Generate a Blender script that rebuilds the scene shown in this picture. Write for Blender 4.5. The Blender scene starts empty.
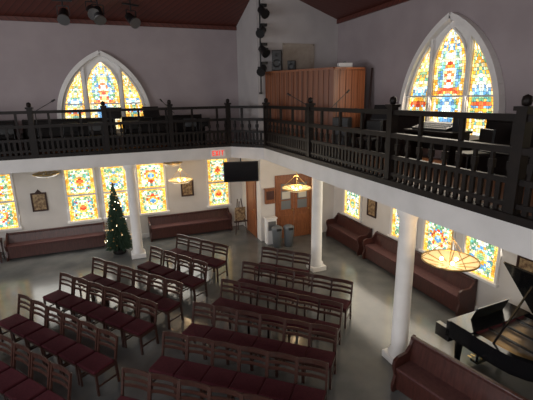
import bpy, bmesh, math, random
from mathutils import Vector, Matrix
random.seed(4)
S=bpy.context.scene
S.view_settings.view_transform='Standard'
S.view_settings.exposure=.2
COL=bpy.context.collection
# ------------------------------------------------------------ materials
def mat(name,c,rough=.6,metal=0,c2=None,scale=6,bump=0,emit=None,es=0,spec=.5,stretch=(1,1,1),detail=4):
    m=bpy.data.materials.new(name); m.use_nodes=True
    nt=m.node_tree; b=nt.nodes['Principled BSDF']
    b.inputs['Base Color'].default_value=(*c,1); b.inputs['Roughness'].default_value=rough
    b.inputs['Metallic'].default_value=metal; b.inputs['Specular IOR Level'].default_value=spec
    if emit: b.inputs['Emission Color'].default_value=(*emit,1); b.inputs['Emission Strength'].default_value=es
    if c2 or bump:
        tc=nt.nodes.new('ShaderNodeTexCoord'); mp=nt.nodes.new('ShaderNodeMapping'); mp.inputs['Scale'].default_value=stretch
        nz=nt.nodes.new('ShaderNodeTexNoise'); nz.inputs['Scale'].default_value=scale; nz.inputs['Detail'].default_value=detail
        nt.links.new(tc.outputs['Object'],mp.inputs['Vector']); nt.links.new(mp.outputs['Vector'],nz.inputs['Vector'])
        if c2:
            r=nt.nodes.new('ShaderNodeValToRGB'); r.color_ramp.elements[0].color=(*c,1); r.color_ramp.elements[1].color=(*c2,1)
            r.color_ramp.elements[0].position=.35; r.color_ramp.elements[1].position=.65
            nt.links.new(nz.outputs['Fac'],r.inputs['Fac']); nt.links.new(r.outputs['Color'],b.inputs['Base Color'])
        if bump:
            bp=nt.nodes.new('ShaderNodeBump'); bp.inputs['Strength'].default_value=bump; bp.inputs['Distance'].default_value=.02
            nt.links.new(nz.outputs['Fac'],bp.inputs['Height']); nt.links.new(bp.outputs['Normal'],b.inputs['Normal'])
    return m
def plank(name,c,c2,axis='X',scale=6,rough=.5):
    m=mat(name,c,rough); nt=m.node_tree; b=nt.nodes['Principled BSDF']
    tc=nt.nodes.new('ShaderNodeTexCoord'); w=nt.nodes.new('ShaderNodeTexWave'); w.wave_type='BANDS'; w.bands_direction=axis
    w.wave_profile='SAW'; w.inputs['Scale'].default_value=scale; w.inputs['Distortion'].default_value=.3
    r=nt.nodes.new('ShaderNodeValToRGB'); r.color_ramp.elements[0].color=(c[0]*.3,c[1]*.3,c[2]*.3,1); r.color_ramp.elements[0].position=.03
    r.color_ramp.elements[1].color=(*c,1); r.color_ramp.elements[1].position=.12
    e=r.color_ramp.elements.new(.95); e.color=(*c2,1)
    nt.links.new(tc.outputs['Object'],w.inputs['Vector']); nt.links.new(w.outputs['Fac'],r.inputs['Fac']); nt.links.new(r.outputs['Color'],b.inputs['Base Color'])
    return m
M={}
M['wall_up']=mat('plaster_mauve',(.33,.28,.29),.85,c2=(.375,.32,.33),scale=1.2,bump=.05)
M['wall_tower']=mat('plaster_grey',(.45,.42,.42),.85,c2=(.5,.47,.465),scale=1.5)
M['wall_low']=mat('plaster_cream',(.63,.595,.56),.8,c2=(.69,.655,.62),scale=1.5)
M['white']=mat('white_paint',(.84,.82,.8),.5,c2=(.78,.76,.74),scale=4)
M['fascia']=mat('fascia_paint',(.68,.66,.65),.55,c2=(.6,.585,.575),scale=2)
M['floor']=mat('polished_concrete',(.095,.1,.102),.15,c2=(.155,.156,.152),scale=1.3,bump=.03,detail=8)
M['ceil']=plank('ceiling_boards',(.085,.02,.014),(.115,.03,.021),'DIAGONAL',3)
M['balfloor']=plank('balcony_boards',(.2,.075,.03),(.27,.105,.04),'X',3,.3)
M['dark']=mat('dark_wood',(.006,.0042,.004),.5,c2=(.011,.007,.006),scale=8,spec=.2)
M['chairwood']=mat('chair_wood',(.032,.014,.011),.32,c2=(.055,.022,.016),scale=9,stretch=(1,1,6))
M['maroon']=mat('maroon_fabric',(.046,.007,.012),.85,c2=(.066,.011,.017),scale=40,bump=.2,spec=.2)
M['pew']=mat('pew_wood',(.045,.014,.011),.35,c2=(.075,.024,.019),scale=5,stretch=(6,1,1))
M['pewcush']=mat('pew_cushion',(.085,.03,.028),.8,c2=(.065,.02,.02),scale=20)
M['booth']=plank('booth_boards',(.17,.052,.02),(.25,.085,.032),'X',3.4,.4)
M['door']=mat('door_wood',(.2,.065,.025),.4,c2=(.3,.105,.04),scale=5,stretch=(6,6,1))
M['black']=mat('black_plastic',(.01,.01,.011),.45)
M['lacq']=mat('black_lacquer',(.008,.008,.009),.12)
M['gold']=mat('gold_plate',(.32,.2,.07),.35,.8,c2=(.22,.13,.045),scale=6)
M['brass']=mat('brass',(.55,.38,.15),.3,.9)
M['steel']=mat('steel',(.3,.3,.31),.35,.8)
M['grey']=mat('grey_plastic',(.16,.17,.18),.5)
M['ivory']=mat('ivory',(.6,.57,.5),.3)
M['glow']=mat('lamp_glass_lit',(.5,.38,.22),.25,emit=(1,.68,.32),es=.6,c2=(.6,.46,.28),scale=9)
M['dull']=mat('lamp_glass_off',(.4,.36,.3),.3)
M['bulb']=mat('bulb',(1,1,1),.3,emit=(1,.85,.6),es=8)
M['tan']=mat('tan_board',(.42,.36,.3),.8,c2=(.37,.31,.26),scale=8)
M['red']=mat('exit_red',(.5,.03,.02),.4,emit=(1,.06,.03),es=.8)
M['paint']=mat('icon_painting',(.12,.06,.03),.5,c2=(.42,.3,.16),scale=14)
M['needle']=mat('fir_needles',(.01,.034,.018),.8,c2=(.028,.06,.03),scale=20)
M['screen']=mat('tv_screen',(.006,.006,.008),.15)
M['lead']=mat('lead',(.02,.02,.02),.6)
M['plate_red']=mat('red_felt',(.2,.02,.02),.9)
# glass with colour attribute
g=bpy.data.materials.new('stained_glass'); g.use_nodes=True; nt=g.node_tree; b=nt.nodes['Principled BSDF']
at=nt.nodes.new('ShaderNodeVertexColor'); at.layer_name='Col'
nz=nt.nodes.new('ShaderNodeTexNoise'); nz.inputs['Scale'].default_value=7
mr=nt.nodes.new('ShaderNodeMapRange'); mr.inputs['From Min'].default_value=.3; mr.inputs['From Max'].default_value=.7; mr.inputs['To Min'].default_value=.8; mr.inputs['To Max'].default_value=2.2
nt.links.new(nz.outputs['Fac'],mr.inputs['Value'])
nt.links.new(at.outputs['Color'],b.inputs['Emission Color']); nt.links.new(at.outputs['Color'],b.inputs['Base Color'])
nt.links.new(mr.outputs['Result'],b.inputs['Emission Strength']); b.inputs['Roughness'].default_value=.2
M['glass']=g
# ------------------------------------------------------------ mesh builder
class MB:
    def __init__(s): s.v=[];s.f=[];s.m=[];s.ms=[];s.sm=[];s.T=Matrix.Identity(4);s.col={}
    def mi(s,k):
        if k not in s.ms: s.ms.append(k)
        return s.ms.index(k)
    def add(s,vs,fs,k,smooth=False):
        o=len(s.v); s.v+=[s.T@Vector(v) for v in vs]
        i=s.mi(k)
        for f in fs: s.f.append([o+a for a in f]); s.m.append(i); s.sm.append(smooth)
    def box(s,a,b,k):
        x0,y0,z0=[min(p,q) for p,q in zip(a,b)]; x1,y1,z1=[max(p,q) for p,q in zip(a,b)]
        s.add([(x0,y0,z0),(x1,y0,z0),(x1,y1,z0),(x0,y1,z0),(x0,y0,z1),(x1,y0,z1),(x1,y1,z1),(x0,y1,z1)],
              [(0,3,2,1),(4,5,6,7),(0,1,5,4),(1,2,6,5),(2,3,7,6),(3,0,4,7)],k)
    def bbox(s,a,b,k,r=.01):
        bm=bmesh.new(); bmesh.ops.create_cube(bm,size=1)
        c=[(p+q)/2 for p,q in zip(a,b)]; d=[abs(p-q) for p,q in zip(a,b)]
        for v in bm.verts: v.co=Vector((c[0]+v.co.x*d[0],c[1]+v.co.y*d[1],c[2]+v.co.z*d[2]))
        bmesh.ops.bevel(bm,geom=bm.edges[:],offset=min(r,min(d)*.45),segments=2,profile=.5,affect='EDGES')
        bm.verts.index_update(); s.add([tuple(v.co) for v in bm.verts],[[v.index for v in f.verts] for f in bm.faces],k); bm.free()
    def beam(s,p,q,w,h,k,up=(0,0,1)):
        p=Vector(p);q=Vector(q);d=(q-p).normalized();u=Vector(up)
        if abs(d.dot(u))>.98: u=Vector((0,1,0))
        r=d.cross(u).normalized(); u=r.cross(d).normalized()
        vs=[]
        for e in (p,q):
            for a,c in((-1,-1),(1,-1),(1,1),(-1,1)): vs.append(tuple(e+r*a*w/2+u*c*h/2))
        s.add(vs,[(0,1,2,3),(7,6,5,4),(0,4,5,1),(1,5,6,2),(2,6,7,3),(3,7,4,0)],k)
    def tube(s,p,q,r,k,n=8,r2=None):
        p=Vector(p);q=Vector(q);r2=r if r2 is None else r2
        d=(q-p).normalized();u=Vector((0,0,1))
        if abs(d.dot(u))>.98: u=Vector((0,1,0))
        a=d.cross(u).normalized();c=a.cross(d)
        vs=[];
        for e,rr in((p,r),(q,r2)):
            for i in range(n):
                t=2*math.pi*i/n; vs.append(tuple(e+(a*math.cos(t)+c*math.sin(t))*rr))
        s.add(vs,[(i,(i+1)%n,n+(i+1)%n,n+i) for i in range(n)],k,True)
        s.add(vs,[list(range(n))[::-1],list(range(n,2*n))],k)
    def rev(s,prof,c,k,n=20,smooth=True):
        vs=[];cx,cy,cz=c
        for r,z in prof:
            for i in range(n):
                t=2*math.pi*i/n; vs.append((cx+r*math.cos(t),cy+r*math.sin(t),cz+z))
        fs=[]
        for j in range(len(prof)-1):
            for i in range(n): fs.append((j*n+i,j*n+(i+1)%n,(j+1)*n+(i+1)%n,(j+1)*n+i))
        s.add(vs,fs,k,smooth)
    def prism(s,pts,z0,z1,k,ktop=None,kbot=None):
        n=len(pts); vs=[(x,y,z0) for x,y in pts]+[(x,y,z1) for x,y in pts]
        s.add(vs,[(i,(i+1)%n,n+(i+1)%n,n+i) for i in range(n)],k)
        s.add(vs,[list(range(n,2*n))],ktop or k); s.add(vs,[list(range(n))[::-1]],kbot or k)
    def build(s,name,loc=(0,0,0),rz=0,parent=None):
        me=bpy.data.meshes.new(name); me.from_pydata([tuple(v) for v in s.v],[],s.f)
        for k in s.ms: me.materials.append(M[k])
        for p,i,sm in zip(me.polygons,s.m,s.sm): p.material_index=i; p.use_smooth=sm
        if s.col:
            ca=me.color_attributes.new('Col','FLOAT_COLOR','CORNER')
            for p in me.polygons:
                c=s.col.get(p.index,(0,0,0))
                for li in p.loop_indices: ca.data[li].color=(*c,1)
        me.update()
        o=bpy.data.objects.new(name,me); COL.objects.link(o); o.location=loc; o.rotation_euler[2]=rz
        if parent: o.parent=parent
        return o
def inst(me,name,loc,rz=0):
    o=bpy.data.objects.new(name,me); COL.objects.link(o); o.location=loc; o.rotation_euler[2]=rz; return o
# ------------------------------------------------------------ room
XL,XR,YF,YB=-9,7.4,-3,14.5; ZW=7.3; SL=.36; TX,TY=4.54,12.39; T=.2
def wallbox(name,a,b):
    m=MB(); z=3.2
    m.box((a[0],a[1],0),(b[0],b[1],z),'wall_low'); m.box((a[0],a[1],z),(b[0],b[1],ZW),'wall_up'); return m.build(name)
wallbox('wall_back',(XL,YB),(XR,YB+T)); wallbox('wall_right',(XR,YF),(XR+T,YB+T))
wallbox('wall_left',(XL-T,YF),(XL,YB+T)); wallbox('wall_front',(XL-T,YF-T),(XR+T,YF))
m=MB(); m.box((XL-T,YF-T,-.15),(XR+T,YB+T,0),'floor'); m.build('floor')
h=SL*(XR-XL)/2; xm=(XL+XR)/2; a=(XR-XL)/2
m=MB(); vs=[(XL,YF,ZW),(XR,YF,ZW),(XR,YB,ZW),(XL,YB,ZW),(xm,YF+a,ZW+h),(xm,YB-a,ZW+h)]
m.add(vs,[(0,1,4),(1,2,5,4),(2,3,5),(3,0,4,5)],'ceil')
vs2=[(x,y,z+.15) for x,y,z in vs]; m.add(vs2,[(0,4,1),(1,4,5,2),(2,5,3),(3,5,4,0)],'ceil'); m.build('ceiling')
def rz_(x,y): return ZW+SL*min(YB-y,XR-x)
m=MB()
m.add([(TX,TY,0),(TX,YB,0),(TX,YB,3.2),(TX,TY,3.2)],[(0,1,2,3)],'wall_low')
m.add([(TX,TY,3.2),(TX,YB,3.2),(TX,YB,ZW),(TX,TY,rz_(TX,TY))],[(0,1,2,3)],'wall_tower')
m.build('wall_tower_side')
m=MB(); xk=XR-(YB-TY)
m.add([(TX,TY,0),(XR,TY,0),(XR,TY,3.2),(TX,TY,3.2)],[(0,1,2,3)],'wall_low')
m.add([(TX,TY,3.2),(XR,TY,3.2),(XR,TY,ZW),(xk,TY,rz_(xk,TY)),(TX,TY,rz_(TX,TY))],[(0,1,2,3,4)],'wall_tower')
m.build('wall_tower_front')
def trim(name,p,q,z0,z1,k='white',w=.03):
    m=MB(); m.beam((p[0],p[1],(z0+z1)/2),(q[0],q[1],(z0+z1)/2),w,z1-z0,k); return m.build(name)
trim('baseboard_back',(XL,YB-.015),(TX,YB-.015),0,.16); trim('baseboard_right',(XR-.015,YF),(XR-.015,TY),0,.16)
trim('trim_1',(XL,YB-.03),(TX,YB-.03),ZW-.12,ZW,'ceil',.06); trim('trim_2',(XR-.03,YF),(XR-.03,TY),ZW-.12,ZW,'ceil',.06)
# ------------------------------------------------------------ balcony
EY,EX=12.5,4.4
path=[(XL+.01,EY),(3.6,EY),(EX,11.6),(EX,YF+.01)]
e=.003
m=MB(); m.prism([(XL+e,EY),(3.6,EY),(3.6,YB-e),(XL+e,YB-e)],3.0,3.36,'fascia','balfloor','wall_low'); m.build('balcony')
m=MB(); m.prism([(3.6,EY),(EX,11.6),(EX,YF+e),(XR-e,YF+e),(XR-e,TY-e),(TX-e,TY-e),(TX-e,YB-e),(3.6,YB-e)],3.0,3.36,'fascia','balfloor','wall_low'); m.build('balcony')
m=MB()
for p,q in zip(path[:-1],path[1:]):
    P=Vector((*p,0));Q=Vector((*q,0)); d=(Q-P); L=d.length; d.normalize(); n=Vector((-d.y,d.x,0))*.07
    P+=n;Q+=n
    def bar(z,w,h): m.beam(P+Vector((0,0,z)),Q+Vector((0,0,z)),w,h,'dark')
    bar(3.41,.17,.1); bar(3.56,.07,.06); bar(3.85,.07,.07); bar(4.22,.12,.08); bar(4.6,.08,.08)
    k=int(L/.13)
    for i in range(1,k):
        c=P+d*(L*i/k); up=(d.x,d.y,0)
        m.beam(c+Vector((0,0,3.46)),c+Vector((0,0,3.85)),.04,.065,'dark',up)
        if i%2:
            m.beam(c+Vector((0,0,3.85)),c+Vector((0,0,4.2)),.04,.045,'dark',up)
            m.beam(c+Vector((0,0,3.97)),c+Vector((0,0,4.08)),.06,.075,'dark',up)
        if i%6==3:
            m.beam(c+Vector((0,0,4.2)),c+Vector((0,0,4.6)),.05,.06,'dark',up)
posts=[(-8.9,EY),(-7.2,EY),(-5.5,EY),(-3.8,EY),(-1.95,EY),(-.1,EY),(1.75,EY),(3.57,EY),(EX,11.55),(EX,8.65),(EX,5.65),(EX,3.3),(EX,.6),(EX,-2)]
for x,y in posts:
    if y==EY: y+=.07
    else: x+=.07
    m.box((x-.065,y-.065,3.36),(x+.065,y+.065,4.72),'dark')
    m.box((x-.09,y-.09,4.68),(x+.09,y+.09,4.73),'dark')
    m.rev([(0,.0),(.05,.02),(.06,.07),(.05,.12),(0,.145)],(x,y,4.72),'dark',10)
m.build('balcony_railing')
def column(x,y):
    m=MB(); m.bbox((x-.22,y-.22,0),(x+.22,y+.22,.14),'white',.015)
    m.rev([(.2,.14),(.2,.2),(.155,.26),(.15,1.5),(.145,2.8),(.18,2.86),(.2,2.9),(.2,2.995)],(x,y,0),'white',24)
    return m.build('column')
for p in((.45,12.72),(4.66,5.3),(5.2,9.6),(-4.6,12.72),(4.68,.6)): column(*p)
# ------------------------------------------------------------ windows
AMB=[(1,.52,.06),(1,.68,.16),(.9,.42,.05),(1,.8,.35)]; BLU=[(.12,.34,.62),(.3,.6,.8),(.15,.3,.52),(.45,.7,.85)]
RED=[(.6,.07,.03),(.8,.2,.06)]; GRN=[(.16,.4,.2),(.35,.55,.28),(.15,.42,.36),(.5,.65,.35)]; WHT=[(1,.93,.72),(.82,.92,.85),(1,.88,.55)]
R=random.Random(7)
def pick(*pal):
    c=R.choice(R.choice(pal)); k=R.uniform(.65,1.05); return tuple(a*k for a in c)
def cellgrid(m,x0f,x1f,z0,z1,nx,nz,y,colf,gap=.12,jit=.32):
    def node(i,j):
        z=z0+(z1-z0)*j/nz; a,b_=x0f(z),x1f(z); dx=(b_-a)/nx; dz=(z1-z0)/nz
        ii=min(i,nx-i); rn=random.Random(ii*131+j*17+nx); jx=(rn.random()-.5)*jit*2*dx; jz=(rn.random()-.5)*jit*2*dz
        if i in(0,nx) or i*2==nx: jx=0
        if j in(0,nz): jz=0
        if i*2>nx: jx=-jx
        return (a+dx*i+jx, z+jz)
    cache={}
    for j in range(nz):
        for i in range(nx):
            q=[node(i,j),node(i+1,j),node(i+1,j+1),node(i,j+1)]
            cx=sum(p[0] for p in q)/4; cz=sum(p[1] for p in q)/4
            q=[(cx+(px-cx)*(1-gap),cz+(pz-cz)*(1-gap)) for px,pz in q]
            key=(min(i,nx-1-i),j)
            if key not in cache: cache[key]=colf((key[0]+.5)/nx,(j+.5)/nz)
            m.add([(x,y,z) for x,z in q],[(0,1,2,3)],'glass'); m.col[len(m.f)-1]=cache[key]
wn=[0]
def lower_window(loc,rz,w,h):
    wn[0]+=1; m=MB(); f=.07
    m.box((-w/2,-.012,0),(w/2,-.004,h),'lead')
    m.bbox((-w/2-f,-.06,-f),(-w/2,-.003,h+f),'white'); m.bbox((w/2,-.06,-f),(w/2+f,-.003,h+f),'white')
    m.bbox((-w/2,-.06,h),(w/2,-.003,h+f),'white'); m.bbox((-w/2-f-.03,-.1,-f),(w/2+f+.03,-.003,0),'white')
    zm=h*.5; m.box((-w/2,-.045,zm-.03),(w/2,-.013,zm+.03),'white')
    style=wn[0]%3; pc=[(BLU,RED),(RED,GRN),(GRN,BLU)][style]
    def cf(u,v):
        d=math.hypot((u-.5)*1.0,(v-.5)*.9)
        if u<.1 or v<.08 or v>.92: return pick(AMB)
        if u<.2 or v<.16 or v>.84: return pick(WHT,GRN)
        if d<.1: return pick(pc[0])
        if d<.18: return pick(AMB)
        if d<.26: return pick(pc[1],WHT)
        if abs(abs(u-.5)-abs(v-.5))<.05: return pick(pc[0],GRN)
        return pick(WHT,WHT,AMB,GRN,GRN,BLU)
    cellgrid(m,lambda z:-w/2,lambda z:w/2,0,zm-.03,16,16,-.02,cf)
    cellgrid(m,lambda z:-w/2,lambda z:w/2,zm+.03,h,16,16,-.02,cf)
    return m.build('window_%d'%wn[0],loc,rz)
for a_,b_ in((-8,-7),(-6.6,-5.6),(-4.1,-3.02),(-1.6,-.62),(-.48,.42),(.68,1.7),(3.18,4.05)):
    lower_window(((a_+b_)/2,YB,.93),0,b_-a_-.12,1.75)
for a_,b_ in((5.55,6.5),(6.78,7.8),(8.05,9.1),(10.6,11.65),(3.2,4.2),(1.8,2.8)):
    lower_window((XR,(a_+b_)/2,.93),-math.pi/2,b_-a_-.12,1.75)
def arc(a,h):
    k=(h*h-a*a)/(2*a); r=a+k
    return lambda t: a if t<=0 else max(0,math.sqrt(max(0,r*r-t*t))-k)
def gothic(loc,rz,za=2.68):
    wn[0]+=1; m=MB(); a,zs=1.45,.45
    if za<2.6: a=1.38
    H=arc(a,za-zs); hw=lambda z:H(z-zs)
    N=22; zz=[0]+[zs+(za-zs)*i/N for i in range(N+1)]
    outl=[(-hw(z),z) for z in zz]+[(hw(z),z) for z in zz[::-1][1:]]
    n=len(outl)
    m.add([(x,-.01,z) for x,z in outl],[list(range(n))],'white')
    for (x1,z1),(x2,z2) in zip(outl,outl[1:]): m.beam((x1,-.09,z1),(x2,-.09,z2),.13,.17,'white',(0,1,0))
    m.bbox((-a-.12,-.2,-.1),(a+.12,-.003,0),'white')
    def lanc(x0f,x1f,z0,z1,nx,nz,cf):
        K=16
        m.add([(x0f(z0+(z1-z0)*i/K)-.02,-.02,z0+(z1-z0)*i/K) for i in range(K+1)]+[(x1f(z0+(z1-z0)*i/K)+.02,-.02,z0+(z1-z0)*i/K) for i in range(K,-1,-1)],[list(range(2*K+2))],'lead')
        cellgrid(m,x0f,x1f,z0,z1,nx,nz,-.03,cf)
        L=[(x0f(z0+(z1-z0)*i/K)-.03,z0+(z1-z0)*i/K) for i in range(K+1)]; Rr=[(x1f(z)+.03,z) for _,z in L]
        for A in(L,Rr):
            for p,q in zip(A,A[1:]): m.beam((p[0],-.045,p[1]),(q[0],-.045,q[1]),.04,.06,'white',(0,1,0))
    cz0,cz1=.12,za-.27; C=arc(.47,.85); ch=lambda z:max(.01,C(z-(cz1-.85)))
    def cfc(u,v):
        if u<.09: return pick(AMB)
        if u<.17: return pick(WHT,AMB)
        if .4<v<.44: return pick(AMB,RED)
        if v>.44:
            if v>.8: return pick(AMB,BLU,WHT)
            if u>.38: return pick(WHT,WHT,AMB) if v>.7 else pick(RED,WHT,WHT,AMB)
            return pick(BLU,WHT,GRN)
        d=math.hypot(u-.5,(v-.22)*1.6)
        if d<.14: return pick(WHT)
        if d<.26: return pick(BLU)
        return pick(AMB,GRN,WHT)
    lanc(lambda z:-ch(z),lambda z:ch(z),cz0,cz1,14,36,cfc)
    def cfs(u,v):
        if u<.14: return pick(AMB)
        if .3<v<.34: return pick(RED,BLU)
        if .42<v<.55: return pick(BLU,WHT)
        return pick(AMB,WHT,AMB,GRN)
    x0=.62; zt=zs
    while hw(zt)-.16>x0+.02: zt+=.01
    lanc(lambda z:x0,lambda z:max(x0+.01,hw(z)-.16),cz0,zt,10,28,cfs)
    lanc(lambda z:-max(x0+.01,hw(z)-.16),lambda z:-x0,cz0,zt,10,28,cfs)
    for x in(-.545,.545): m.beam((x,-.06,.05),(x,-.06,zt+.15),.07,.09,'white',(0,1,0))
    m.beam((-a+.1,-.06,.95),(a-.1,-.06,.95),.04,.04,'white',(0,1,0))
    return m.build('window_%d'%wn[0],loc,rz)
gothic((-.05,YB,3.82),0,2.52); gothic((XR,7.4,3.88),-math.pi/2); gothic((-6.5,YB,3.82),0,2.52); gothic((XR,1.2,3.88),-math.pi/2)
# ------------------------------------------------------------ chairs
m=MB()
w=.235
for sx in(-1,1):
    x=sx*w
    m.beam((x,-.2,0),(x,-.2,.42),.036,.036,'chairwood')
    m.beam((x,.22,0),(x,.19,.44),.036,.04,'chairwood'); m.beam((x,.19,.42),(x,.29,.88),.034,.036,'chairwood')
    m.beam((x,-.2,.17),(x,.205,.17),.02,.03,'chairwood'); m.beam((x,-.21,.4),(x,.2,.4),.025,.06,'chairwood')
m.beam((-w,-.2,.4),(w,-.2,.4),.025,.06,'chairwood'); m.beam((-w,.19,.4),(w,.19,.4),.025,.06,'chairwood')
m.bbox((-w-.01,-.235,.42),(w+.01,.18,.485),'maroon',.025)
for z,hh in((.845,.085),(.725,.055),(.625,.055)):
    yb=.19+(z-.42)*.217
    pts=[(-w,0),(-w*.5,.022),(0,.03),(w*.5,.022),(w,0)]
    for p,q in zip(pts,pts[1:]): m.beam((p[0],yb+p[1],z),(q[0],yb+q[1],z),.02,hh,'chairwood')
ch0=m.build('church_chair'); cme=ch0.data; first=True
rows=[((3.6,9.75),(4.55,8.72),3),((2.8,9.0),(4.67,6.93),6),((2.04,8.23),(3.94,6.18),6),((1.22,7.42),(3.4,5.45),6),((.51,6.57),(2.77,4.68),6),((-.2,5.8),(2.1,3.95),6),
 ((1.59,11.8),(2.74,10.2),4),((.72,11.1),(1.95,9.2),4),((-.77,10.86),(1.17,8.33),6),((-1.48,10.15),(.54,7.62),6),((-2.2,9.27),(-.24,6.72),6),((-2.9,8.5),(-.92,5.95),6),((-3.6,7.7),(-1.65,5.2),6)]
for p,q,n in rows:
    P=Vector(p);Q=Vector(q);d=(Q-P);u=d.normalized(); ang=math.atan2(u.y,u.x)
    nrm=Vector((-u.y,u.x))
    for i in range(n):
        c=P+d*((i+.5)/n)-nrm*.29
        if first: ch0.location=(c.x,c.y,0); ch0.rotation_euler[2]=ang; first=False
        else: inst(cme,'church_chair',(c.x,c.y,0),ang)
# ------------------------------------------------------------ pews
def pew(L,loc,rz,name='pew',h=.85,kw='pew',kc='pewcush'):
    m=MB(); t=.05
    for x in(-L/2,L/2-t):
        prof=[(0,0),(-.5,0),(-.52,.12),(-.46,.3),(-.52,.5),(-.5,.6),(-.42,.64),(-.2,.64),(-.1,.75),(-.05,h+.03),(0,h+.05)]
        vs=[(x,y,z) for y,z in prof]+[(x+t,y,z) for y,z in prof]; n=len(prof)
        m.add(vs,[list(range(n)),list(range(n,2*n))[::-1]]+[(i,n+i,n+(i+1)%n,(i+1)%n) for i in range(n)],kw)
    m.box((-L/2+t,-.47,.38),(L/2-t,-.06,.42),kw); m.bbox((-L/2+t,-.48,.42),(L/2-t,-.1,.47),kc,.02)
    vs=[(-L/2+t,-.13,.4),(L/2-t,-.13,.4),(L/2-t,-.05,h),(-L/2+t,-.05,h),(-L/2+t,-.09,.4),(L/2-t,-.09,.4),(L/2-t,-.01,h),(-L/2+t,-.01,h)]
    m.add(vs,[(0,1,2,3),(7,6,5,4),(3,2,6,7),(0,4,5,1)],kw)
    m.bbox((-L/2,-.08,h-.02),(L/2,.0,h+.04),kw,.015); m.box((-L/2+t,-.44,.05),(L/2-t,-.4,.38),kw)
    return m.build(name,loc,rz)
pew(2.95,(-1.98,YB-.04,0),0,h=.74); pew(3.0,(2.45,YB-.04,0),0,h=.74)
pew(2.0,(XR-.04,10.95,0),-math.pi/2,h=.78); pew(3.7,(XR-.04,7.85,0),-math.pi/2,h=.78)
pew(2.6,(4.76,3.5,0),-math.pi/2+math.radians(12),h=.85)
for x in(-6.8,-3.9,-1.1,1.7): pew(2.6,(x,13.95,3.362),0,'balcony_pew',h=.95,kw='dark',kc='dark')
for y in(8.85,4.8): pew(2.2,(7.0,y,3.362),-math.pi/2,'balcony_pew',h=1.0,kw='dark',kc='dark')
m=MB()
for sx in(-1,1):
    x=sx*.2
    m.tube((x,-.2,0),(x,-.2,.44),.015,'black'); m.tube((x,.2,.004),(x,.24,.9),.015,'black')
m.bbox((-.22,-.22,.43),(.22,.2,.49),'black',.02); m.bbox((-.21,.2,.62),(.21,.24,.9),'black',.015)
bc=m.build('balcony_chair',(-2.7,13.0,3.363),.1)
for x,y,r in((-3.4,13.05,-.2),(-1.0,13.05,.3),(-.4,13.0,-.1),(.7,13.05,.2),(2.4,13.1,-.4),(3.0,13.0,.3),(6.1,8.6,-1.2),(6.1,5.4,-1.9)):
    inst(bc.data,'balcony_chair',(x,y,3.363),r)
def desk(loc,rz,w=1.3):
    m=MB(); m.bbox((-w/2,-.32,.72),(w/2,.32,.77),'dark')
    for x in(-w/2+.06,w/2-.06): m.box((x-.025,-.28,0),(x+.025,.28,.72),'dark')
    m.box((-w/2+.08,.26,.3),(w/2-.08,.28,.72),'dark')
    m.add([(-.45,-.25,.77),(.45,-.25,.77),(.45,.22,.77),(-.45,.22,.77),(-.45,-.25,.82),(.45,-.25,.82),(.45,.22,.93),(-.45,.22,.93)],[(0,1,5,4),(1,2,6,5),(2,3,7,6),(3,0,4,7),(4,5,6,7)],'black')
    for i in range(14):
        for j in range(3): m.box((-.41+i*.06,-.2+j*.12,.835+j*.028),(-.39+i*.06,-.16+j*.12,.855+j*.028),'grey')
    m.bbox((.47,-.1,.77),(.62,.1,1.05),'black'); return m.build('sound_desk',loc,rz)
desk((6.6,6.85,3.362),-math.pi/2+.1)
# ------------------------------------------------------------ booth
pts=[(4.78,12.3),(6.0,10.2),(7.0,10.2),(7.0,12.3)]
m=MB(); m.prism(pts,3.365,5.66,'booth'); 
for p,q in zip(pts[:2],pts[1:3]):
    P=Vector((*p,0));Q=Vector((*q,0));d=Q-P;L=d.length;d.normalize();n=Vector((d.y,-d.x,0))*-1
    if n.dot(P-Vector((6.3,11.5,0)))<0:n=-n
    k=int(L/.17)
    for i in range(k+1):
        c=P+d*(L*i/k)+n*.01; m.beam(c+Vector((0,0,3.37)),c+Vector((0,0,5.6)),.025,.03,'booth',(d.x,d.y,0))
    m.beam(P+n*.02+Vector((0,0,5.63)),Q+n*.02+Vector((0,0,5.63)),.05,.06,'door')
m.build('wooden_booth')
# ------------------------------------------------------------ tower front items
def door(name,w,h,loc,rz,double=False):
    m=MB(); f=.09
    m.bbox((-w/2-f,-.05,0),(-w/2,-.003,h+f),'door'); m.bbox((w/2,-.05,0),(w/2+f,-.003,h+f),'door'); m.bbox((-w/2,-.05,h),(w/2,-.003,h+f),'door')
    leaves=[(-w/2,0),(0,w/2)] if double else [(-w/2,w/2)]
    for a_,b_ in leaves:
        m.box((a_+.01,-.03,.01),(b_-.01,-.004,h),'door')
        m.bbox((a_+.1,-.045,.15),(b_-.1,-.028,.85),'door',.012)
        if double:
            m.box((a_+.13,-.036,1.05),(b_-.13,-.031,h-.2),'grey')
            for z in(1.05,1.4,1.75,h-.2): m.box((a_+.1,-.05,z-.015),(b_-.1,-.03,z+.015),'door')
            m.box((a_+.16,-.055,1.45),(b_-.16,-.051,1.7),'ivory')
        else: m.bbox((a_+.1,-.045,1.0),(b_-.1,-.028,h-.12),'door',.012)
        m.rev([(0,0),(.03,.01),(.03,.03),(0,.04)],(b_-.06,-.06,1.0),'brass',10)
    return m.build(name,loc,rz)
door('door_1',1.25,2.2,(5.78,TY,0),0,True); door('door_2',.85,2.1,(TX,13.3,0),-math.pi/2)
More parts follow.
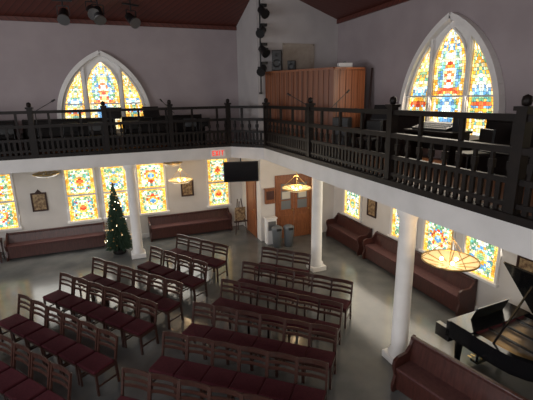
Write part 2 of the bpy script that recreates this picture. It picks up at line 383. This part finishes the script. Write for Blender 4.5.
def icon(loc,rz,w=.36,h=.52):
    m=MB(); m.box((-w/2,-.03,-h/2),(w/2,-.005,h/2),'paint')
    for a_,b_ in(((-w/2-.05,-h/2-.05),(-w/2,h/2+.05)),((w/2,-h/2-.05),(w/2+.05,h/2+.05)),((-w/2,h/2),(w/2,h/2+.05)),((-w/2,-h/2-.05),(w/2,-h/2))):
        m.bbox((a_[0],-.05,a_[1]),(b_[0],-.004,b_[1]),'chairwood',.01)
    m.add([(-.1,-.045,h/2+.05),(.1,-.045,h/2+.05),(0,-.045,h/2+.16),(-.1,-.005,h/2+.05),(.1,-.005,h/2+.05),(0,-.005,h/2+.16)],[(0,1,2),(3,5,4),(0,2,5,3),(1,4,5,2)],'chairwood')
    return m.build('framed_icon',loc,rz)
icon((-2.38,YB,1.7),0); icon((2.44,YB,1.7),0); icon((XR,10.05,1.5),-math.pi/2); icon((XR,4.98,1.5),-math.pi/2,.3,.4)
m=MB(); m.bbox((-.17,-.12,-.25),(.17,-.003,.25),'door'); m.bbox((-.14,-.13,-.1),(.14,-.118,.2),'pew'); m.bbox((-.2,-.14,.25),(.2,-.003,.29),'door'); m.build('wall_cabinet',(4.85,TY,1.6),0)
m=MB(); m.box((-.5,-.03,-.4),(.5,-.004,.4),'tan'); 
for z in(-.4,.4): m.box((-.53,-.045,z-.03),(.53,-.004,z+.03),'tan')
for x in(-.53,.53): m.box((x-.03,-.045,-.43),(x+.03,-.004,.43),'tan')
m.build('notice_board',(5.95,TY,6.1),0)
def bin_(x,y):
    m=MB(); m.rev([(0,0),(.14,0),(.17,.6),(.185,.62),(.185,.66),(.16,.7),(.08,.74),(0,.745)],(0,0,0),'grey',16)
    m.box((-.08,-.19,.6),(.08,-.165,.68),'black'); m.build('waste_bin',(x,y,0))
bin_(4.85,11.7); bin_(5.25,11.65)
m=MB(); m.bbox((-.18,-.13,0),(.18,.13,.9),'white',.02); m.box((-.14,-.14,.5),(.14,-.129,.82),'steel'); m.bbox((-.2,-.15,.9),(.2,.15,.94),'white'); m.build('small_cabinet',(4.78,12.1,0))
m=MB(); m.bbox((-.58,-.03,-.34),(.58,.03,.34),'black',.012); m.box((-.55,-.034,-.31),(.55,-.031,.31),'screen'); m.box((-.1,.03,-.1),(.1,.08,.1),'black')
m.tube((0,.06,0),(0,.06,.49),.02,'black'); m.box((-.1,.0,.48),(.1,.12,.495),'black'); m.build('television',(3.93,12.55,2.5),math.radians(-14))
m=MB(); m.bbox((-.24,-.025,-.12),(.24,.025,.12),'white',.01); y0,y1=-.034,-.026
def L_(x0,z0,x1,z1): m.box((x0,y0,z0),(x1,y1,z1),'red')
L_(-.19,-.08,-.165,.08); L_(-.165,.055,-.11,.08); L_(-.165,-.012,-.12,.012); L_(-.165,-.08,-.11,-.055)
m.beam((-.08,-.03,-.08),(-.01,-.03,.08),.008,.026,'red',(1,0,0)); m.beam((-.01,-.03,-.08),(-.08,-.03,.08),.008,.026,'red',(1,0,0))
L_(.03,-.08,.055,.08); L_(.09,.055,.19,.08); L_(.127,-.08,.153,.055)
m.build('exit_sign',(3.15,12.46,3.18),0)
m=MB()
for x in(-.22,.22): m.beam((x,-.15,0),(x*.3,.02,1.3),.03,.03,'chairwood')
m.beam((0,.3,0),(0,.02,1.2),.03,.03,'chairwood'); m.box((-.25,-.14,.45),(.25,-.05,.49),'chairwood')
m.box((-.2,-.09,.5),(.2,-.06,1.0),'paint'); m.build('easel',(4.15,13.6,0),0)
# ------------------------------------------------------------ tree
m=MB(); rr=random.Random(3)
m.tube((0,0,0),(0,0,2.2),.03,'chairwood',8,.01); m.rev([(0,0),(.2,0),(.22,.05),(.12,.22),(0,.22)],(0,0,0),'dark',12)
for i in range(2200):
    t=rr.random()**.75; t=1-t; z=.22+2.05*t; rmax=.44*(1-t)**.75+.02
    a=rr.uniform(0,6.283); r0=rmax*rr.uniform(.3,.6); r1=rmax*rr.uniform(.8,1.08); dz=-.06*(1-t)-.02
    ca,sa=math.cos(a),math.sin(a); ww=.03
    m.add([(r0*ca-sa*ww,r0*sa+ca*ww,z),(r0*ca+sa*ww,r0*sa-ca*ww,z),(r1*ca,r1*sa,z+dz),(r0*ca,r0*sa,z+.05)],[(0,1,2),(0,2,3),(1,3,2)],'needle')
for i in range(90):
    t=rr.random(); z=.3+1.9*t; r=.45*(1-t)**.75; a=rr.uniform(0,6.283); k=rr.choice(['bulb','gold','glow','glow','gold'])
    q=.011 if k=='bulb' else .024
    m.rev([(0,-q),(q*.7,-q*.7),(q,0),(q*.7,q*.7),(0,q)],(r*math.cos(a),r*math.sin(a),z),k,6)
m.beam((0,0,2.2),(0,0,2.36),.05,.02,'gold'); m.beam((-.07,0,2.29),(.07,0,2.29),.02,.04,'gold')
m.build('christmas_tree',(-.1,13.3,0))
# ------------------------------------------------------------ lamps
def bowl(x,y,z,top,lit=True,R_=.42,en=17):
    m=MB(); k='glow' if lit else 'dull'
    m.rev([(0,-.1),(.12,-.095),(.25,-.07),(R_*.85,-.03),(R_,.01),(R_*.97,.012),(R_*.8,-.015),(.2,-.05),(0,-.07)],(0,0,0),k,28)
    m.rev([(R_,0),(R_+.015,.0),(R_+.015,.025),(R_,.025),(R_,0)],(0,0,0),'brass',28)
    m.rev([(0,-.14),(.02,-.13),(.03,-.1),(.0,-.1)],(0,0,0),'brass',10)
    for i in range(10):
        a=.628*i; m.beam((.1*math.cos(a),.1*math.sin(a),-.062),(R_*.97*math.cos(a),R_*.97*math.sin(a),.018),.012,.01,'brass')
    hz=top-z
    for i in range(3):
        a=2.094*i+.3; m.tube((R_*math.cos(a),R_*math.sin(a),.01),(0,0,min(.4,hz-.05)),.006,'brass',6)
    m.tube((0,0,-.09),(0,0,hz),.01,'brass',6); m.rev([(0,hz-.05),(.05,hz-.04),(.07,hz),(0,hz)],(0,0,0),'brass',12)
    for i in range(3):
        a=2.094*i; m.rev([(0,0),(.03,.02),(.03,.05),(0,.07)],(.13*math.cos(a),.13*math.sin(a),-.03),'bulb' if lit else 'dull',8)
    m.build('pendant_lamp',(x,y,z))
    if lit:
        l=bpy.data.lights.new('pendant_bulb','POINT'); l.energy=en; l.color=(1,.7,.38); l.shadow_soft_size=.1
        o=bpy.data.objects.new('pendant_bulb',l); COL.objects.link(o); o.location=(x,y,z+.3)
bowl(4.9,10.3,2.3,2.995,en=18); bowl(2.0,13.0,2.3,2.995,R_=.38,en=20); bowl(4.85,4.5,2.3,2.995,en=8)
bowl(-1.95,13.7,2.72,2.995,False,.36); bowl(1.9,13.85,2.75,2.995,False,.3)
# ------------------------------------------------------------ grand piano
m=MB()
o_=[(-.75,0),(.75,0),(.75,.85),(.72,1.1),(.62,1.32),(.42,1.55),(.2,1.75),(.05,1.95),(-.05,2.15),(-.2,2.3),(-.45,2.36),(-.65,2.32),(-.75,2.2)]
inn=[(-.06+x*.93,1.08+(y-1.08)*.93) for x,y in o_]
n=len(o_)
vs=[(x,y,.72) for x,y in o_]+[(x,y,1.02) for x,y in o_]+[(x,y,1.02) for x,y in inn]+[(x,y,.9) for x,y in inn]
fs=[]
for i in range(n):
    j=(i+1)%n
    fs+=[(i,j,n+j,n+i),(n+i,n+j,2*n+j,2*n+i),(2*n+i,2*n+j,3*n+j,3*n+i)]
m.add(vs,fs,'lacq'); m.add(vs,[list(range(n))[::-1]],'lacq'); m.add([(x,y,.92) for x,y in inn],[list(range(n))],'gold')
for i in range(26):
    x=-.72+i*.052
    ye=2.2-max(0,(x+.3))*1.35
    m.tube((x*.9,.35,.965),(x*.85-.03,ye,.965),.004,'steel',4)
m.beam((-.66,.33,.95),(.64,.33,.95),.09,.05,'plate_red'); 
for xx,y1 in((-.45,2.1),(-.1,1.8),(.25,1.45)): m.beam((xx,.3,.955),(xx,y1,.955),.03,.04,'black')
m.box((-.75,-.3,.62),(.75,0,.72),'lacq'); m.box((-.75,-.3,.72),(-.66,0,.86),'lacq'); m.box((.66,-.3,.72),(.75,0,.86),'lacq')
for i in range(52):
    x=-.655+i*.0252; m.box((x,-.26,.72),(x+.0235,-.09,.745),'ivory')
    if i%7 not in(2,6): m.box((x+.018,-.2,.745),(x+.03,-.09,.758),'black')
m.box((-.66,-.1,.72),(.66,-.07,.9),'lacq'); m.box((-.75,-.07,.72),(.75,.0,1.02),'lacq')
m.box((-.75,0,1.02),(.75,.42,1.04),'lacq')
m.add([(-.4,.12,1.04),(.4,.12,1.04),(.4,.22,1.3),(-.4,.22,1.3),(-.4,.14,1.04),(.4,.14,1.04),(.4,.24,1.3),(-.4,.24,1.3)],[(0,1,2,3),(7,6,5,4),(3,2,6,7),(0,3,7,4),(1,5,6,2)],'lacq')
an=math.radians(50); c_,s_=math.cos(an),math.sin(an)
def lp(x,y,o=0): return (-.75+(x+.75)*c_-o*s_, y, 1.04+(x+.75)*s_+o*c_)
lo=[p for p in o_]; lo[0]=(-.75,.45); lo[1]=(.77,.45)
vs=[lp(*p) for p in lo]+[lp(*p,.03) for p in lo]
m.add(vs,[list(range(n))[::-1],list(range(n,2*n))]+[(i,(i+1)%n,n+(i+1)%n,n+i) for i in range(n)],'lacq')
m.beam((.66,.75,1.0),lp(.35,.8),.025,.025,'lacq')
for x,y in((-.6,.1),(.6,.1),(-.42,2.0)):
    m.rev([(.075,.72),(.07,.6),(.05,.3),(.04,.1),(.055,.08),(.03,.06)],(x,y,0),'lacq',10); m.rev([(0,0),(.03,.01),(.035,.03),(.03,.06),(0,.06)],(x,y,0),'brass',8)
for x in(-.1,.1): m.beam((x,.12,.1),(x,.15,.72),.03,.03,'lacq')
m.box((-.16,.03,.08),(.16,.18,.13),'lacq')
for x in(-.08,0,.08): m.box((x-.015,-.08,.08),(x+.015,.05,.095),'brass')
m.build('grand_piano',(5.95,4.72,0),math.pi+.05)
# ------------------------------------------------------------ speakers & stage lights
def spot(name,loc,rz=0,stem=.25,tilt=-.7,s=1.5):
    m=MB(); m.tube((0,0,0),(0,0,-stem),.02,'black')
    m.box((-.25,-.04,-.16),(.25,.04,-.12),'black')
    for x in(-.1*s,.1*s): m.beam((x,0,-stem),(x,0,-stem-.16*s),.02,.04,'black')
    m.beam((-.1*s,0,-stem),(.1*s,0,-stem),.04,.02,'black')
    d=Vector((0,-math.cos(tilt),math.sin(tilt))); c=Vector((0,0,-stem-.16*s))
    m.tube(c-d*.13*s,c+d*.12*s,.075*s,'black',12,.095*s); m.tube(c+d*.12*s,c+d*.16*s,.1*s,'steel',12,.11*s)
    return m.build(name,loc,rz)
for x,y,s,t in((-.85,13.3,.28,-.7),(-.1,13.0,.3,-.5),(.05,12.9,.42,-.9),(.95,13.3,.3,-.6)):
    spot('stage_light',(x,y,rz_(x,y)-.02),.2+x*.3,s,t)
m=MB(); m.tube((0,0,5.0),(0,0,8.0),.025,'black')
for i,z in enumerate((5.75,6.3,6.85,7.4)):
    m.beam((0,0,z),(-.1,-.12,z),.03,.03,'black'); c=Vector((-.02+.06*(i%2),-.18,z-.05)); d=Vector((-.5+.7*(i%2),-.6,-.45)).normalized()
    m.tube(c-d*.16,c+d*.16,.1,'black',12,.14); m.box((c.x-.14,c.y-.03,z-.04),(c.x+.14,c.y+.03,z+.04),'black')
    m.box((.02,-.1,z+.12),(.2,.02,z+.2),'black')
m.box((-.03,-.03,4.98),(.03,.1,5.04),'black'); m.build('stage_light_bar',(4.6,12.28,0))
def speaker(name,loc,rz,w=.3,h=.45,d=.28):
    m=MB(); m.bbox((-w/2,-d/2,0),(w/2,d/2,h),'black',.02)
    m.T=Matrix.Translation((0,-d/2-.004,0))@Matrix.Rotation(math.pi/2,4,'X')
    m.rev([(0,-.02),(w*.2,-.005),(w*.36,.0),(w*.4,.01)],(0,h*.35,0),'black',16); m.rev([(0,-.0),(w*.1,.0),(w*.15,.01)],(0,h*.76,0),'black',12)
    m.T=Matrix.Identity(4); return m.build(name,loc,rz)
speaker('loudspeaker',(5.05,12.03,5.67),-.5,.3,.6,.24); speaker('loudspeaker',(5.42,11.75,5.67),-.6,.24,.28,.22)
m=MB(); m.bbox((-.2,-.13,0),(.2,.13,.13),'white',.01); m.rev([(.05,0),(.06,.02),(.04,.04),(0,.045)],(0,0,.13),'grey',12); m.build('projector',(6.55,10.55,5.67),-.3)
for x,y in((6.0,9.7),(6.9,3.2)): speaker('stage_monitor',(x,y,3.365),-.9,.45,.95,.35)
def stand(loc,h=1.5,rz=0):
    m=MB()
    for i in range(3):
        a=2.094*i; m.tube((0,0,.25),(.28*math.cos(a),.28*math.sin(a),.014),.012,'black',6)
    m.tube((0,0,.2),(0,0,h),.013,'black',6); m.tube((-.2,0,h-.12),(.45,0,h+.25),.01,'black',6); m.tube((.45,0,h+.25),(.55,0,h+.31),.025,'black',8)
    return m.build('microphone_stand',loc,rz)
stand((5.5,9.2,3.365),1.35,.4); stand((5.2,10.3,3.365),1.3,2.5); stand((-1.9,13.1,3.365),1.25); stand((1.85,13.1,3.365),1.2,2)
def mstand(loc,rz=0,h=1.15):
    m=MB()
    for i in range(3):
        a=2.094*i; m.tube((0,0,.2),(.26*math.cos(a),.26*math.sin(a),.014),.012,'black',6)
    m.tube((0,0,.16),(0,0,h),.014,'black',6)
    m.add([(-.25,-.1,h-.02),(.25,-.1,h-.02),(.25,.04,h+.3),(-.25,.04,h+.3),(-.25,-.085,h-.03),(.25,-.085,h-.03),(.25,.055,h+.29),(-.25,.055,h+.29)],[(0,1,2,3),(7,6,5,4),(0,4,5,1),(3,2,6,7),(0,3,7,4),(1,5,6,2)],'black')
    m.box((-.25,-.14,h-.03),(.25,-.09,h-.015),'black'); return m.build('music_stand',loc,rz)
for x,y,r in((-4.1,13.1,.3),(.15,13.1,-.3),(1.25,13.1,.2),(5.9,7.8,-1.2)): mstand((x,y,3.365),r,1.0)
m=MB(); m.tube((7.05,10.05,3.39),(7.33,10.3,5.65),.022,'chairwood',8); m.build('leaning_pole')
m=MB(); m.bbox((-.3,-.22,.66),(.3,.22,.7),'pew')
for x in(-.26,.26):
    for y in(-.18,.18): m.beam((x,y,0),(x,y,.66),.04,.04,'pew')
m.box((-.27,-.2,.2),(.27,.2,.23),'pew'); m.build('side_table',(-3.85,14.1,0))
# ------------------------------------------------------------ lights
def area(name,loc,target,sx,sy,e,c):
    l=bpy.data.lights.new(name,'AREA'); l.shape='RECTANGLE'; l.size=sx; l.size_y=sy; l.energy=e; l.color=c
    o=bpy.data.objects.new(name,l); COL.objects.link(o); o.location=loc
    o.rotation_euler=(Vector(target)-Vector(loc)).to_track_quat('-Z','Y').to_euler(); return o
area('left_unseen_fill',(-8.8,6,4.2),(2,7,1.2),9,3,640,(.95,.97,1))  # added fill for light from the unseen left; that wall has no window
area('front_unseen_fill',(-1,-2.8,4.5),(1,8,2),9,3,420,(1,.98,.96))  # added fill from behind the camera, where no window is modelled
area('right_window_daylight',(7.2,7.6,1.9),(4,7.4,1.2),6,1.3,60,(1,.9,.75))
area('right_arch_daylight',(7.2,7.4,5.1),(3,7.4,3.5),2.4,1.8,65,(1,.9,.75))
area('back_window_daylight',(0,14.3,1.9),(0,10,.6),6,1.3,65,(1,.97,.88))
l=bpy.data.lights.new('booth_added_sun_streak','SPOT'); l.energy=110; l.spot_size=.42; l.spot_blend=.4; l.color=(1,.75,.45)  # added spot standing in for the sun streak on the booth, not a fixture
o=bpy.data.objects.new('booth_added_sun_streak',l); COL.objects.link(o); o.location=(6.7,7.9,6.9); o.rotation_euler=(Vector((6.65,10.2,5.1))-Vector(o.location)).to_track_quat('-Z','Y').to_euler()
w=bpy.data.worlds.new('World'); S.world=w; w.use_nodes=True; w.node_tree.nodes['Background'].inputs[0].default_value=(.5,.6,.8,1); w.node_tree.nodes['Background'].inputs[1].default_value=.3
# ------------------------------------------------------------ camera
cam=bpy.data.cameras.new('Camera'); co=bpy.data.objects.new('Camera',cam); COL.objects.link(co)
cam.sensor_width=36; cam.lens=36*400/533; cam.clip_start=.05
Rm=Matrix.Rotation(math.radians(-21),4,'Z')@Matrix.Rotation(math.radians(90-14.4),4,'X')@Matrix.Rotation(math.radians(-1.03),4,'Z')
co.matrix_world=Matrix.Translation((0,0,4.88))@Rm
S.camera=co
